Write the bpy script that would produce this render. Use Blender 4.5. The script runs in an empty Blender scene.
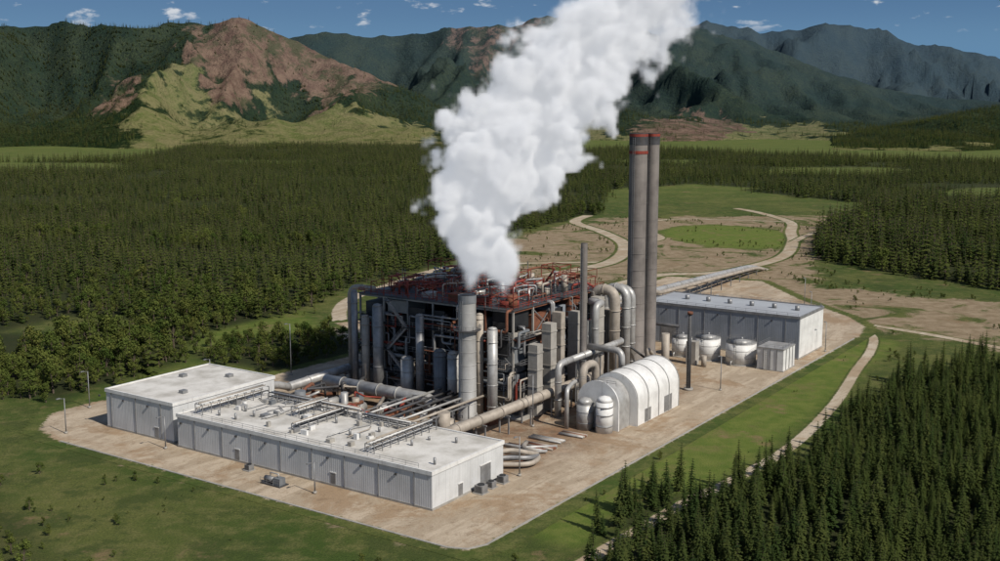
import bpy, math, random
import numpy as np
from mathutils import Vector, Matrix, noise
R=random.Random(7)
scene=bpy.context.scene
TH=math.radians(55.88)
U=Vector((math.cos(TH),math.sin(TH),0)); V=Vector((-math.sin(TH),math.cos(TH),0)); O=Vector((-4.81,167.6,0))
def W(a,b,z=0): return O+U*a+V*b+Vector((0,0,z))
def link(o,parent=None):
    scene.collection.objects.link(o)
    if parent: o.parent=parent
    return o
# ------------------------------------------------------------------ materials
class N:
    def __init__(s,name,world=False):
        if world: s.m=world
        else:
            s.m=bpy.data.materials.new(name)
        s.m.use_nodes=True; s.t=s.m.node_tree; s.t.nodes.clear()
    def n(s,typ,**k):
        nd=s.t.nodes.new(typ)
        ins=k.pop('i',{})
        for a,b in k.items(): setattr(nd,a,b)
        for a,b in ins.items():
            sk=nd.inputs[a]
            if isinstance(b,bpy.types.NodeSocket): s.t.links.new(b,sk)
            else:
                if hasattr(sk.default_value,'__len__') and not hasattr(b,'__len__'): b=(b,)*len(sk.default_value)
                if hasattr(b,'__len__') and len(b)==3 and len(sk.default_value)==4: b=(*b,1)
                sk.default_value=b
        return nd
    def l(s,a,b): s.t.links.new(a,b)
    def math(s,op,a,b=0.0,clamp=False):
        return s.n('ShaderNodeMath',operation=op,use_clamp=clamp,i={0:a,1:b}).outputs[0]
    def mix(s,f,a,b,mode='MIX'):
        nd=s.n('ShaderNodeMix',data_type='RGBA',blend_type=mode)
        for idx,val in ((0,f),(6,a),(7,b)):
            if isinstance(val,bpy.types.NodeSocket): s.l(val,nd.inputs[idx])
            elif idx==0: nd.inputs[0].default_value=val
            else: nd.inputs[idx].default_value=(*val,1) if len(val)==3 else val
        return nd.outputs[2]
    def noise(s,scale,vec=None,detail=4,rough=.55,dist=0):
        nd=s.n('ShaderNodeTexNoise',i={'Scale':scale,'Detail':detail,'Roughness':rough,'Distortion':dist})
        if vec is not None: s.l(vec,nd.inputs['Vector'])
        return nd.outputs['Fac']
    def ramp(s,f,lo,hi,a=0.0,b=1.0):
        nd=s.n('ShaderNodeMapRange',i={'Value':f,'From Min':lo,'From Max':hi,'To Min':a,'To Max':b}); nd.interpolation_type='SMOOTHSTEP'
        return nd.outputs[0]
    def obj(s): return s.n('ShaderNodeTexCoord').outputs['Object']
    def geo(s): return s.n('ShaderNodeNewGeometry').outputs['Position']
    def scalev(s,v,sc): return s.n('ShaderNodeMapping',i={'Vector':v,'Scale':sc}).outputs[0]
    def out(s,col,rough=.7,metal=0,bump=None,bs=.3,bd=.1,spec=.3):
        b=s.n('ShaderNodeBsdfPrincipled',i={'Base Color':col,'Roughness':rough,'Metallic':metal,'Specular IOR Level':spec})
        if bump is not None:
            bn=s.n('ShaderNodeBump',i={'Height':bump,'Strength':bs,'Distance':bd}); s.l(bn.outputs[0],b.inputs['Normal'])
        o=s.n('ShaderNodeOutputMaterial',i={0:b.outputs[0]})
        return s.m
def surf(name,c,c2,rough=.6,metal=0,ns=.5,streak=True,ribs=0,var=.6,dirt=(.16,.12,.08),da=.35):
    m=N(name); v=m.obj()
    n1=m.noise(ns,v,6,.65)
    col=m.mix(m.ramp(n1,.35,.7),c,c2)
    if streak:
        st=m.noise(1.0,m.scalev(v,(1.6,1.6,.12)),5,.7)
        col=m.mix(m.ramp(st,.52,.8,0,da),col,dirt)
    fine=m.noise(6,v,3)
    col=m.mix(m.ramp(fine,.3,.8,0,.25),col,tuple(x*.6 for x in c))
    bump=None;bs=.2
    if ribs:
        sx=m.n('ShaderNodeSeparateXYZ',i={0:v})
        s=m.math('ADD',sx.outputs[0],sx.outputs[1])
        w=m.math('PINGPONG',m.math('MULTIPLY',s,ribs),.5)
        pan=m.math('LESS_THAN',m.math('FRACT',m.math('MULTIPLY',s,.25)),.02)
        col=m.mix(m.math('MULTIPLY',pan,.5),col,tuple(x*.4 for x in c))
        wn=m.n('ShaderNodeTexWhiteNoise',noise_dimensions='1D',i={'W':m.math('FLOOR',m.math('MULTIPLY',s,.25))}).outputs[0]
        col=m.mix(m.math('MULTIPLY',wn,.07),col,tuple(x*.5 for x in c))
        bump=w;bs=.5
    else: bump=fine
    return m.out(col,rough,metal,bump,bs,.08)
M={}
M['wall']=surf('white_metal_siding',(.58,.585,.58),(.47,.475,.47),.5,0,.15,True,2.0,da=.38)
M['wallgrey']=surf('grey_metal_siding',(.26,.28,.31),(.20,.22,.24),.5,0,.15,True,2.0,da=.25)
M['roof']=surf('roof_membrane',(.60,.58,.54),(.36,.34,.30),.8,0,.16,False)
M['roofgrey']=surf('grey_roof',(.36,.38,.40),(.30,.31,.33),.7,0,.09,False,1.0)
M['dark']=surf('dark_cladding',(.06,.065,.07),(.035,.037,.04),.6,0,.4,True,2.0,da=.3)
M['black']=surf('black_louvre',(.015,.016,.018),(.03,.03,.03),.5,0,.4,False,0)
M['mid']=surf('mid_cladding',(.17,.18,.19),(.11,.12,.13),.6,0,.3,True,2.0,da=.5)
M['conc']=surf('concrete',(.34,.32,.285),(.24,.225,.20),.85,0,.3,True,da=.5)
M['steel']=surf('galvanised_steel',(.28,.28,.28),(.18,.18,.18),.5,.4,.5,True)
M['steeld']=surf('dark_steel',(.07,.07,.075),(.04,.04,.04),.6,.2,.5,True)
M['silver']=surf('aluminium_cladding',(.42,.415,.40),(.28,.27,.255),.45,.3,.4,True,da=.65)
M['tan']=surf('weathered_pipe',(.38,.335,.28),(.26,.225,.185),.6,.1,.4,True,da=.55)
M['stack']=surf('stack_steel',(.23,.205,.185),(.135,.12,.11),.6,.2,.12,True,da=.65,dirt=(.06,.05,.04))
M['stackl']=surf('stack_light',(.40,.395,.38),(.27,.265,.25),.5,.2,.12,True,da=.55)
M['red']=surf('red_steel',(.26,.045,.03),(.14,.03,.02),.6,.1,.6,True,da=.4)
M['rust']=surf('rusty_steel',(.20,.08,.045),(.12,.05,.03),.8,.1,.8,True)
M['white']=surf('white_paint',(.68,.675,.65),(.54,.53,.51),.5,0,.3,True,da=.4)
M['glass']=surf('dark_glass',(.02,.025,.03),(.03,.035,.04),.15,0,.3,False)
M['yellow']=surf('yellow_paint',(.5,.33,.03),(.35,.22,.03),.6,0,.5,False)
# ------------------------------------------------------------------ mesh kit
class MB:
    def __init__(s): s.v=[];s.f=[];s.m=[];s.s=[];s.ml=[]
    def mi(s,m):
        if m not in s.ml: s.ml.append(m)
        return s.ml.index(m)
    def add(s,vs,fs,m,smooth=False):
        o=len(s.v); s.v+= [tuple(p) for p in vs]; k=s.mi(m)
        for i,f in enumerate(fs):
            s.f.append([o+x for x in f]); s.m.append(k); s.s.append(smooth if isinstance(smooth,bool) else smooth[i])
    def box(s,x0,x1,y0,y1,z0,z1,m,top=None):
        vs=[(x,y,z) for z in(z0,z1) for y in(y0,y1) for x in(x0,x1)]
        sd=[(0,1,5,4),(1,3,7,5),(3,2,6,7),(2,0,4,6),(0,2,3,1)]
        s.add(vs,sd,m); s.add(vs,[(4,5,7,6)],top or m)
    def bx(s,c,sz,m): s.box(c[0]-sz[0]/2,c[0]+sz[0]/2,c[1]-sz[1]/2,c[1]+sz[1]/2,c[2],c[2]+sz[2],m)
    def sweep(s,pts,rad,m,n=12,caps=True,smooth=True):
        pts=[Vector(p) for p in pts]; k=len(pts)
        if not hasattr(rad,'__len__'): rad=[rad]*k
        tn=[]
        for i in range(k):
            a=pts[max(0,i-1)];b=pts[min(k-1,i+1)]; tn.append((b-a).normalized())
        t=tn[0]; up=Vector((0,0,1)) if abs(t.z)<.9 else Vector((1,0,0))
        x=t.cross(up).normalized(); vs=[]
        for i in range(k):
            t=tn[i]; x=(x-t*x.dot(t)).normalized(); y=t.cross(x)
            ph=math.pi/4 if n==4 else 0
            for j in range(n):
                an=2*math.pi*j/n+ph; vs.append(pts[i]+(x*math.cos(an)+y*math.sin(an))*rad[i])
        fs=[];sm=[]
        for i in range(k-1):
            for j in range(n):
                fs.append((i*n+j,i*n+(j+1)%n,(i+1)*n+(j+1)%n,(i+1)*n+j)); sm.append(smooth)
        if caps: fs+= [tuple(range(n-1,-1,-1)),tuple(range((k-1)*n,k*n))]; sm+=[False,False]
        s.add(vs,fs,m,sm)
    def cyl(s,p0,p1,r,m,n=12,r1=None,caps=True): s.sweep([p0,p1],[r,r if r1 is None else r1],m,n,caps)
    def vc(s,a,b,z0,z1,r,m,n=16,r1=None): s.cyl((a,b,z0),(a,b,z1),r,m,n,r1)
    def beam(s,p0,p1,w,m): s.sweep([p0,p1],w*.7,m,4,True,False)
    def pipe(s,pts,r,m,n=12,bend=None,flange=0):
        P=[Vector(p) for p in pts]; out=[P[0]]; bend=bend or r*2.2
        for i in range(1,len(P)-1):
            a=(P[i-1]-P[i]);b=(P[i+1]-P[i]); d=min(bend,a.length*.49,b.length*.49)
            p0=P[i]+a.normalized()*d; p2=P[i]+b.normalized()*d
            for t in (0,.2,.4,.6,.8,1): out.append(p0*(1-t)**2+P[i]*2*t*(1-t)+p2*t*t)
        out.append(P[-1]); s.sweep(out,r,m,n)
        if flange:
            for i in range(len(P)-1):
                L=(P[i+1]-P[i]).length; d=(P[i+1]-P[i]).normalized(); k=int(L/flange)
                for j in range(1,k+1):
                    c=P[i]+d*(L*j/(k+1)); s.cyl(c-d*.12,c+d*.12,r*1.14,m,n)
    def rail(s,pts,m,h=1.1,w=.07,sp=2.0):
        for i in range(len(pts)-1):
            a=Vector(pts[i]);b=Vector(pts[i+1]);L=(b-a).length;k=max(1,int(L/sp))
            for j in range(k+1):
                p=a+(b-a)*j/k; s.beam(p,p+Vector((0,0,h)),w,m)
            for q in (h,h*.55): s.beam(a+Vector((0,0,q)),b+Vector((0,0,q)),w,m)
    def ladder(s,a,b,z0,z1,m,w=.5,ax=0):
        d=(w/2,0) if ax==0 else (0,w/2)
        for sg in(-1,1): s.beam((a+sg*d[0],b+sg*d[1],z0),(a+sg*d[0],b+sg*d[1],z1),.07,m)
        z=z0
        while z<z1: s.beam((a-d[0],b-d[1],z),(a+d[0],b+d[1],z),.05,m); z+=.6
    def build(s,name,org=(0,0),parent=None,world=None):
        me=bpy.data.meshes.new(name)
        vs=[(x-org[0],y-org[1],z) for x,y,z in s.v]
        me.from_pydata(vs,[],s.f)
        for k in s.ml: me.materials.append(M[k])
        me.polygons.foreach_set('material_index',s.m); me.polygons.foreach_set('use_smooth',s.s)
        me.update()
        o=bpy.data.objects.new(name,me); link(o,parent)
        if parent is None: o.location=W(*org); o.rotation_euler=(0,0,TH)
        else: o.location=(org[0]-parent['oa'],org[1]-parent['ob'],0)
        return o
def empty(name,a,b):
    e=bpy.data.objects.new(name,None); e.empty_display_size=1; link(e); e.location=W(a,b); e.rotation_euler=(0,0,TH); e['oa']=a;e['ob']=b
    return e
# ------------------------------------------------------------------ layout polygons (world XY)
def P(ab): return [tuple(W(a,b).xy) for a,b in ab]
PAD=[(4,0),(1,1.2),(0,4),(0,110),(3,120),(12,129),(24,130),(44,119),(56,114),(100,112),(118,118),(128,140),(132,150),(140,146),(137,112),(160,95),(210,95),(290,104),(300,66),(264,37),(240,12),(225,2),(210,-1)]
PADW=P(PAD)
FOREST=[(-123.5,264),(-107.9,262),(-102,277),(-89,303),(-95,341),(-72,382),(-62,435),(-23,508),(0,626),(68,749),(99,990),(182,1057),(250,900),(287,830),(200,660),(160,560),(152,512),(198,430),(230,400),(420,380),(900,1200),(760,1454),(580,1604),(347,1921),(-115,2160),(-610,2254),(-537,1604),(-900,1454),(-500,500)]
RFOR=P([(0,-20),(8,-15),(30,-10),(44,-14),(60,-26),(90,-29),(123,-27),(150,-26),(176,-36),(192,-46),(210,-80),(200,-170),(60,-150),(-20,-60)])
SOIL=[(-28,495),(0,610),(60,735),(129,748),(239,748),(185,610),(160,520),(134,443),(195,405),(170,330),(150,305),(124,333),(116,345),(112,366),(60,330),(0,400),(-48,440)]
DECID=[(-92,312),(-62,291),(-36,320),(-42,352),(-60,345),(-80,335)]
BL=[(-100,206),(-86,186),(-70,166),(-62,150),(-90,150),(-110,190)]
CLEAR=[[(300,1250),(420,1230),(520,1330),(450,1420),(330,1360)],[(110,1010),(190,1070),(240,1010),(200,960)],[(-420,1500),(-300,1470),(-250,1560),(-400,1600)],[(520,1060),(640,1090),(660,1200),(540,1180)],[(150,1500),(260,1480),(300,1600),(170,1620)],[(-900,1330),(-560,1300),(-440,1360),(-520,1500),(-900,1560)],[(-160,345),(-120,340),(-112,362),(-150,372)],[(380,900),(470,950),(520,1010),(440,1020),(370,960)]]
def sdf(poly,X,Y):
    X=np.asarray(X,float);Y=np.asarray(Y,float)
    d=np.full(X.shape,1e18); ins=np.zeros(X.shape,bool); n=len(poly)
    for i in range(n):
        x0,y0=poly[i];x1,y1=poly[(i+1)%n]
        ex,ey=x1-x0,y1-y0; wx,wy=X-x0,Y-y0
        t=np.clip((wx*ex+wy*ey)/(ex*ex+ey*ey+1e-9),0,1)
        d=np.minimum(d,(wx-ex*t)**2+(wy-ey*t)**2)
        c=((y0>Y)!=(y1>Y)); 
        xi=(x1-x0)*(Y-y0)/((y1-y0) if y1!=y0 else 1e-9)+x0
        ins^= c&(X<xi)
    d=np.sqrt(d); return np.where(ins,-d,d)
def pld(pl,X,Y):
    d=np.full(np.shape(X),1e18)
    for (x0,y0),(x1,y1) in zip(pl[:-1],pl[1:]):
        ex,ey=x1-x0,y1-y0; wx,wy=X-x0,Y-y0
        t=np.clip((wx*ex+wy*ey)/(ex*ex+ey*ey+1e-9),0,1); d=np.minimum(d,(wx-ex*t)**2+(wy-ey*t)**2)
    return np.sqrt(d)
sm=lambda x,a,b: (lambda t:t*t*(3-2*t))(np.clip((x-a)/(b-a),0,1))
# ------------------------------------------------------------------ ground
def axis(lo,hi,st,far0,far1):
    a=list(np.arange(lo,hi,st)); x=hi;s=st
    while x<far1: a.append(x); s*=1.05 if s<25 else 1.2; x+=s
    a.append(far1); x=lo;s=st;b=[]
    while x>far0: s*=1.05 if s<25 else 1.2; x-=s; b.append(max(x,far0))
    return np.array(sorted(set(b+a)))
gx=axis(-160,260,2.5,-9000,9000); gy=axis(120,760,2.5,-1500,12000)
GX,GY=np.meshgrid(gx,gy); ny,nx=GX.shape
me=bpy.data.meshes.new('ground')
vs=np.stack([GX,GY,np.zeros_like(GX)],-1).reshape(-1,3)
idx=np.arange(nx*ny).reshape(ny,nx)
fs=np.stack([idx[:-1,:-1],idx[:-1,1:],idx[1:,1:],idx[1:,:-1]],-1).reshape(-1,4)
me.from_pydata(vs.tolist(),[],fs.tolist())
soil=1-sm(sdf(SOIL,GX,GY),-18,6)
el=((GX-130)/38)**2+((GY-622)/62)**2
soil*=sm(el,.7,1.2)
soil=np.maximum(soil*.75,.6*(1-sm(sdf(PADW,GX,GY),0,5)))
bright=np.clip(1-sm(el,.7,1.2),0,1)
strip=pld([tuple(W(a,b).xy) for a,b in [(20,-9),(60,-11),(110,-10),(160,-7),(200,-6)]],GX,GY)
bright=np.maximum(bright,.9*(1-sm(strip,6,12)))
bright=np.maximum(bright,.8*(1-sm(sdf([(-93,305),(-95,341),(-72,382),(-60,352)],GX,GY),-2,6)))
bright=np.maximum(bright,.5*(1-sm(sdf([(-100,262),(-90,303),(-60,290),(-60,262)],GX,GY),-2,6)))
bright=np.maximum(bright,.45*sm(GY,700,1100))
forest=1-sm(sdf(FOREST,GX,GY),-6,3)
forest=np.maximum(forest,1-sm(sdf(RFOR,GX,GY),-4,2))
forest=np.maximum(forest,.5*(1-sm(sdf(BL,GX,GY),-4,3)))
forest=np.maximum(forest,1-sm(sdf(DECID,GX,GY),-4,3))
for c_ in CLEAR: forest*=sm(sdf(c_,GX,GY),-6,6)
ca=me.color_attributes.new('cover','FLOAT_COLOR','POINT')
arr=np.stack([soil,bright,forest,np.ones_like(soil)],-1).reshape(-1).astype(np.float32); ca.data.foreach_set('color',arr)
gob=link(bpy.data.objects.new('ground',me))
def grasscol(m,g):
    n1=m.noise(.02,g,5,.6); n2=m.noise(.25,g,5,.65); n3=m.noise(2.5,g,4,.7)
    c=m.mix(m.ramp(n1,.40,.60),(.048,.078,.015),(.115,.122,.034))
    c=m.mix(m.ramp(n2,.42,.68,0,.75),c,(.155,.145,.052))
    c=m.mix(m.ramp(m.noise(.08,g,6,.75),.47,.60,0,.7),c,(.036,.056,.014))
    c=m.mix(m.ramp(n3,.35,.7,0,.6),c,(.026,.04,.011))
    return c,n1,n2,n3
m=N('grassland'); g=m.geo(); c,n1,n2,n3=grasscol(m,g)
at=m.n('ShaderNodeAttribute',attribute_name='cover'); sp=m.n('ShaderNodeSeparateColor',i={0:at.outputs['Color']})
big=m.noise(.035,g,6,.7,1.0)
br=m.mix(m.ramp(n2,.3,.7),(.080,.120,.020),(.13,.155,.034))
br=m.mix(m.ramp(m.noise(.1,g,6,.75),.5,.66,0,.7),br,(.15,.13,.05))
c=m.mix(m.math('MULTIPLY',sp.outputs[1],m.ramp(n3,.2,.6,.5,1)),c,br)
sc=m.mix(m.ramp(n2,.3,.7),(.19,.14,.085),(.30,.235,.155))
sc=m.mix(m.ramp(n3,.4,.8,0,.5),sc,(.11,.08,.045))
f=m.math('ADD',sp.outputs[0],m.math('MULTIPLY',m.math('SUBTRACT',big,.5),3.2))
c=m.mix(m.math('MULTIPLY',m.ramp(f,.38,.70),m.ramp(sp.outputs[0],.02,.2)),c,sc)
bare=m.ramp(m.noise(.05,m.n('ShaderNodeMapping',i={'Vector':g,'Location':(50,20,0)}).outputs[0],6,.7),.58,.69,0,.8)
c=m.mix(bare,c,(.19,.13,.072))
c=m.mix(m.math('MULTIPLY',sp.outputs[2],.85),c,(.022,.026,.011))
gob.data.materials.append(m.out(c,.95,0,n3,.6,.5,.1))
# ------------------------------------------------------------------ pad + roads
def edgemat(name,c1,c2,c3,attr,yard=False):
    m=N(name); g=m.geo(); gr,n1,n2,n3=grasscol(m,g)
    at=m.n('ShaderNodeAttribute',attribute_name='edge').outputs['Fac']
    r2=m.n('ShaderNodeVectorRotate',rotation_type='Z_AXIS',i={'Vector':g,'Angle':-TH}).outputs[0]
    tr=m.noise(1,m.scalev(r2,(.045,.22,1)),7,.75,.6)
    tr2=m.noise(1,m.scalev(r2,(.05,1.5,1)),5,.7,1.6)
    tr3=m.noise(1,m.scalev(r2,(1.5,.05,1)),5,.7,1.6)
    big=m.noise(.05,g,6,.75,.5)
    c=m.mix(m.ramp(tr,.42,.60),c1,c2)
    c=m.mix(m.ramp(big,.48,.60,0,.85),c,c3)
    c=m.mix(m.ramp(tr2,.55,.72,0,.45),c,tuple(x*.62 for x in c1))
    c=m.mix(m.ramp(tr3,.60,.74,0,.35),c,tuple(x*.66 for x in c1))
    c=m.mix(m.ramp(m.noise(.35,g,7,.8),.5,.66,0,.55),c,tuple(x*.62 for x in c3))
    if yard:
        sx=m.n('ShaderNodeSeparateXYZ',i={0:m.obj()})
        fa=m.math('MULTIPLY',m.ramp(sx.outputs[0],30,44),m.ramp(sx.outputs[0],112,132,1,0)); fb=m.math('MULTIPLY',m.ramp(sx.outputs[1],8,20),m.ramp(sx.outputs[1],88,102,1,0))
        fm=m.math('MULTIPLY',m.math('MULTIPLY',fa,fb),m.ramp(m.noise(.12,g,6,.75),.35,.6,.25,1))
        c=m.mix(fm,c,m.mix(m.ramp(n2,.35,.65),(.21,.125,.075),(.13,.09,.06)))
    c=m.mix(m.ramp(n3,.45,.8,0,.4),c,tuple(x*.5 for x in c1))
    e=m.math('ADD',at,m.math('MULTIPLY',m.math('SUBTRACT',m.noise(.6,g,6,.75),.5),attr))
    c=m.mix(m.ramp(e,-.15,.25),c,gr)
    return m.out(c,.95,0,n3,.45,.2,.1)
M['pad']=edgemat('packed_gravel',(.33,.265,.19),(.43,.355,.265),(.28,.195,.12),2.2,True)
M['road']=edgemat('dirt_track',(.33,.27,.19),(.43,.365,.28),(.31,.235,.155),1.3)
aa=np.arange(-6,306,1.5);bb=np.arange(-6,156,1.5);AA,BB=np.meshgrid(aa,bb); e=sdf(PAD,AA,BB)
me=bpy.data.meshes.new('gravel_yard'); ny,nx=AA.shape; idx=np.arange(nx*ny).reshape(ny,nx)
q=np.stack([idx[:-1,:-1],idx[:-1,1:],idx[1:,1:],idx[1:,:-1]],-1).reshape(-1,4); ef=e.reshape(-1)
q=q[(ef[q]<3).any(1)]; used=np.unique(q); mp=-np.ones(nx*ny,int); mp[used]=np.arange(len(used))
me.from_pydata(np.stack([AA.reshape(-1)[used],BB.reshape(-1)[used],np.full(len(used),.05)],-1).tolist(),[],mp[q].tolist())
at=me.attributes.new('edge','FLOAT','POINT'); at.data.foreach_set('value',np.clip(ef[used],-4,4).astype(np.float32)/2.5)
me.materials.append(M['pad']); o=link(bpy.data.objects.new('gravel_yard',me)); o.location=O; o.rotation_euler=(0,0,TH)
def cat(pts,n=12):
    out=[];p=[pts[0]]+list(pts)+[pts[-1]]
    for i in range(1,len(p)-2):
        for k in range(n):
            t=k/n;a,b,c,d=[np.array(x,float) for x in p[i-1:i+3]]
            out.append(.5*((2*b)+(-a+c)*t+(2*a-5*b+4*c-d)*t*t+(-a+3*b-3*c+d)*t**3))
    out.append(np.array(pts[-1],float)); return out
ZR=[.03]
ROADS=[]
def road(name,pts,w):
    c=cat(pts); ROADS.append(([tuple(p) for p in c],w)); ZR[0]+=.005; vs=[];fs=[];ed=[]
    prof=[-1.5,-1,-.5,0,.5,1,1.5]
    for i,p in enumerate(c):
        t=c[min(i+1,len(c)-1)]-c[max(i-1,0)]; t/=np.linalg.norm(t)+1e-9; nn=np.array([-t[1],t[0]])
        for k in prof: x=p+nn*k*w/2; vs.append((x[0],x[1],ZR[0])); ed.append((abs(k)-1)*1.6)
    n=len(prof)
    for i in range(len(c)-1):
        for j in range(n-1): fs.append((i*n+j,(i+1)*n+j,(i+1)*n+j+1,i*n+j+1))
    me=bpy.data.meshes.new(name); me.from_pydata(vs,[],fs); at=me.attributes.new('edge','FLOAT','POINT'); at.data.foreach_set('value',ed)
    me.materials.append(M['road']); link(bpy.data.objects.new(name,me))
road('dirt_road',P([(222,6),(212,-4),(190,-10),(162,-14),(123,-20),(85,-23),(55,-21),(42,-19),(10,-17),(-30,-15),(-80,-22)]),2.6)
road('dirt_road',[(96,372),(112,367),(134,345),(150,322),(164,303),(200,270),(260,230)],3.5)
road('dirt_road',[(-47,335),(-52,355),(-57,385),(-56,410),(-47,438),(-25,492),(0,505),(52,512)],5)
road('dirt_road',[(20,470),(52,512),(66,578),(60,642),(48,700),(60,745)],7)
road('dirt_road',[(45,440),(69,470),(97,479),(135,526),(158,590),(170,640),(185,700),(181,763),(172,800)],6)
road('dirt_road',[(158,590),(185,640),(215,660),(240,690)],4)
road('dirt_road',[(66,578),(90,610),(85,680),(120,720),(185,700)],4)
k=MB(); kp=[(0,108),(0,4.5),(1.2,1.4),(4.2,0),(120,-.4),(205,-1)]
kc=[kp[0]]+[ (0,b) for b in range(100,5,-8)]+kp[1:4]+[(a,-.4*(a/120)) for a in range(12,205,8)]
off=[]
for i in range(len(kc)):
    a=np.array(kc[max(i-1,0)]);b=np.array(kc[min(i+1,len(kc)-1)]);t=(b-a)/np.linalg.norm(b-a);n_=np.array([t[1],-t[0]])
    off.append((np.array(kc[i])+n_*.45,np.array(kc[i])-n_*.0))
vs=[];fs=[]
for p,q_ in off: vs+=[(p[0],p[1],0),(p[0],p[1],.16),(q_[0],q_[1],.16),(q_[0],q_[1],0)]
for i in range(len(off)-1):
    for j in range(3): fs.append((4*i+j,4*i+4+j,4*i+5+j,4*i+1+j))
k.add(vs,fs,'conc'); k.build('kerb',(0,0))
# ------------------------------------------------------------------ mountains
px=np.arange(-450,1460,4.0); dd=np.concatenate([np.arange(1950,4700,16),np.arange(4700,6400,60)])
def prof(pts): xs,ys=zip(*pts); return np.interp(px,xs,ys)
ranges=[ # crest profile (bearing in 1/1100 tangent units, apparent level), foot, crest distance
 (prof([(-450,50),(-100,36),(0,26),(60,20),(110,22),(160,22),(200,20),(232,19),(262,23),(290,34),(325,50),(375,70),(430,98),(500,130),(560,152),(1460,152)]),2150,3100),
 (prof([(-450,60),(0,46),(120,40),(250,46),(330,32),(400,32),(440,25),(500,20),(550,16),(600,22),(655,32),(695,24),(730,37),(770,50),(820,70),(870,86),(930,97),(1000,102),(1460,95)]),2700,4200),
 (prof([(-450,80),(560,80),(640,50),(700,20),(760,28),(800,22),(840,19),(870,28),(900,38),(950,48),(1000,62),(1100,78),(1250,60),(1460,70)]),4500,5800),
 (prof([(-450,152),(740,152),(800,143),(850,134),(900,124),(960,112),(1010,104),(1100,80),(1300,60),(1460,60)]),2000,2700)]
nP,nD=len(px),len(dd); Z=np.full((nD,nP),-40.0); rid=np.zeros((nD,nP)); TT=np.zeros((nD,nP))
ang=(px-500)/1100
Xm=dd[:,None]*ang[None,:]; Ym=dd[:,None]*np.ones(nP)[None,:]
rn=np.zeros((nD,nP)); rn2=np.zeros((nD,nP)); rn3=np.zeros((nD,nP))
for i in range(nD):
    for j in range(nP):
        x,y=Xm[i,j],Ym[i,j]
        wx=noise.noise(Vector((x/600,y/600,3)))*190; wy=noise.noise(Vector((x/500,y/500,9)))*120
        a1=abs(noise.noise(Vector(((x+wx)/330,(y+wy)/760,1.7)))); a2=abs(noise.noise(Vector(((x+wx)/130,(y+wy)/300,4.7)))); a3=abs(noise.noise(Vector(((x+wx)/52,(y+wy)/100,8.7))))
        rn[i,j]=a1*1.5+a2*.8+a3*.4
        rn2[i,j]=noise.fractal(Vector((x/130,y/190,5.1)),1.0,2.0,5)
        rn3[i,j]=noise.fractal(Vector((x/40,y/60,2.1)),.8,2.0,4)
rn=np.clip(1.0-rn,-.3,1.0)
for k_,(yy,F,D) in enumerate(ranges):
    wob=np.array([noise.noise(Vector((p/90,k_*7.3,0)))*160 for p in px])
    F2=F+wob; D2=D+wob*.7
    Hc=np.maximum(70+D2*(111.2-yy)/1100,0)
    t=(dd[:,None]-F2[None,:])/(D2-F2)[None,:]
    s=np.where(t<1,sm(t,-.05,1.12)*.55+.5*np.clip(t,0,1)**1.1,1.05-(t-1)*.55)
    s=np.clip(s/1.05,-.1,1); w=np.clip(4*t*(1-t),0,1)*.88+.10
    h=Hc[None,:]*s*(1-w*.72*(1-rn)) + rn2*9*np.clip(t*3,0,1)*(Hc[None,:]>5)
    h=np.where((t<0)|(Hc[None,:]<4),-40,h)
    up=h>Z; Z=np.where(up,h,Z); rid=np.where(up,k_,rid); TT=np.where(up,t,TT)
Z=np.where(Z<-5,-5,Z)
me=bpy.data.meshes.new('mountains'); idx=np.arange(nD*nP).reshape(nD,nP)
fs=np.stack([idx[:-1,:-1],idx[:-1,1:],idx[1:,1:],idx[1:,:-1]],-1).reshape(-1,4)
me.from_pydata(np.stack([Xm,Ym,Z],-1).reshape(-1,3).tolist(),[],fs.tolist())
me.polygons.foreach_set('use_smooth',[True]*len(fs))
PX=np.broadcast_to(px[None,:],Z.shape)
nz=rn2+.5*rn3; gul=(1-rn)
brown=(rid==0)*sm(PX+nz*35,188,226)*(1-sm(PX+nz*40,340,392))*sm(TT+nz*.26-gul*.2,.46,.70)
brown=np.maximum(brown,.85*(rid==1)*sm(PX+nz*25,630,665)*(1-sm(PX+nz*40,715,740))*(1-sm(TT+nz*.3,.30,.42)))
brown=np.maximum(brown,.55*(rid==1)*sm(PX,430,460)*(1-sm(PX,540,580))*sm(TT+nz*.2,.86,.98))
brown=np.maximum(brown,.6*(rid==0)*sm(PX+nz*20,95,110)*(1-sm(PX+nz*20,140,150))*sm(TT+nz*.3,.3,.45)*(1-sm(TT+nz*.3,.6,.8)))
mead=(rid==0)*sm(PX+nz*40+TT*-60,90,150)*(1-sm(PX+nz*25,410,480))*(1-sm(TT+nz*.25-rn*.1-.18*np.exp(-((PX-225)/70)**2),.44,.62))*(.6+.4*sm(rn,.2,.6))
mead=np.maximum(mead,.8*(rid==3)*(1-sm(TT+nz*.3,.2,.4))*sm(rn2,-.1,.3))
mead=np.maximum(mead,.75*(rid==1)*(1-sm(TT+nz*.3,.12,.26)))
haze_tint=np.clip((Ym-2300)/3900,0,1)
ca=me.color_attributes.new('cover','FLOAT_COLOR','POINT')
ca.data.foreach_set('color',np.stack([brown,mead,haze_tint,np.clip(gul,0,1)],-1).reshape(-1).astype(np.float32))
mo=link(bpy.data.objects.new('mountains',me))
m=N('mountain_cover'); g=m.geo()
at=m.n('ShaderNodeAttribute',attribute_name='cover'); sp=m.n('ShaderNodeSeparateColor',i={0:at.outputs['Color']})
n1=m.noise(.006,g,6,.65);n2=m.noise(.03,g,6,.7);n4=m.noise(.16,g,4,.7)
c=m.mix(m.ramp(n1,.35,.65),(.018,.034,.012),(.042,.056,.020))
c=m.mix(m.ramp(n4,.4,.7,0,.8),c,(.008,.013,.008))
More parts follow.
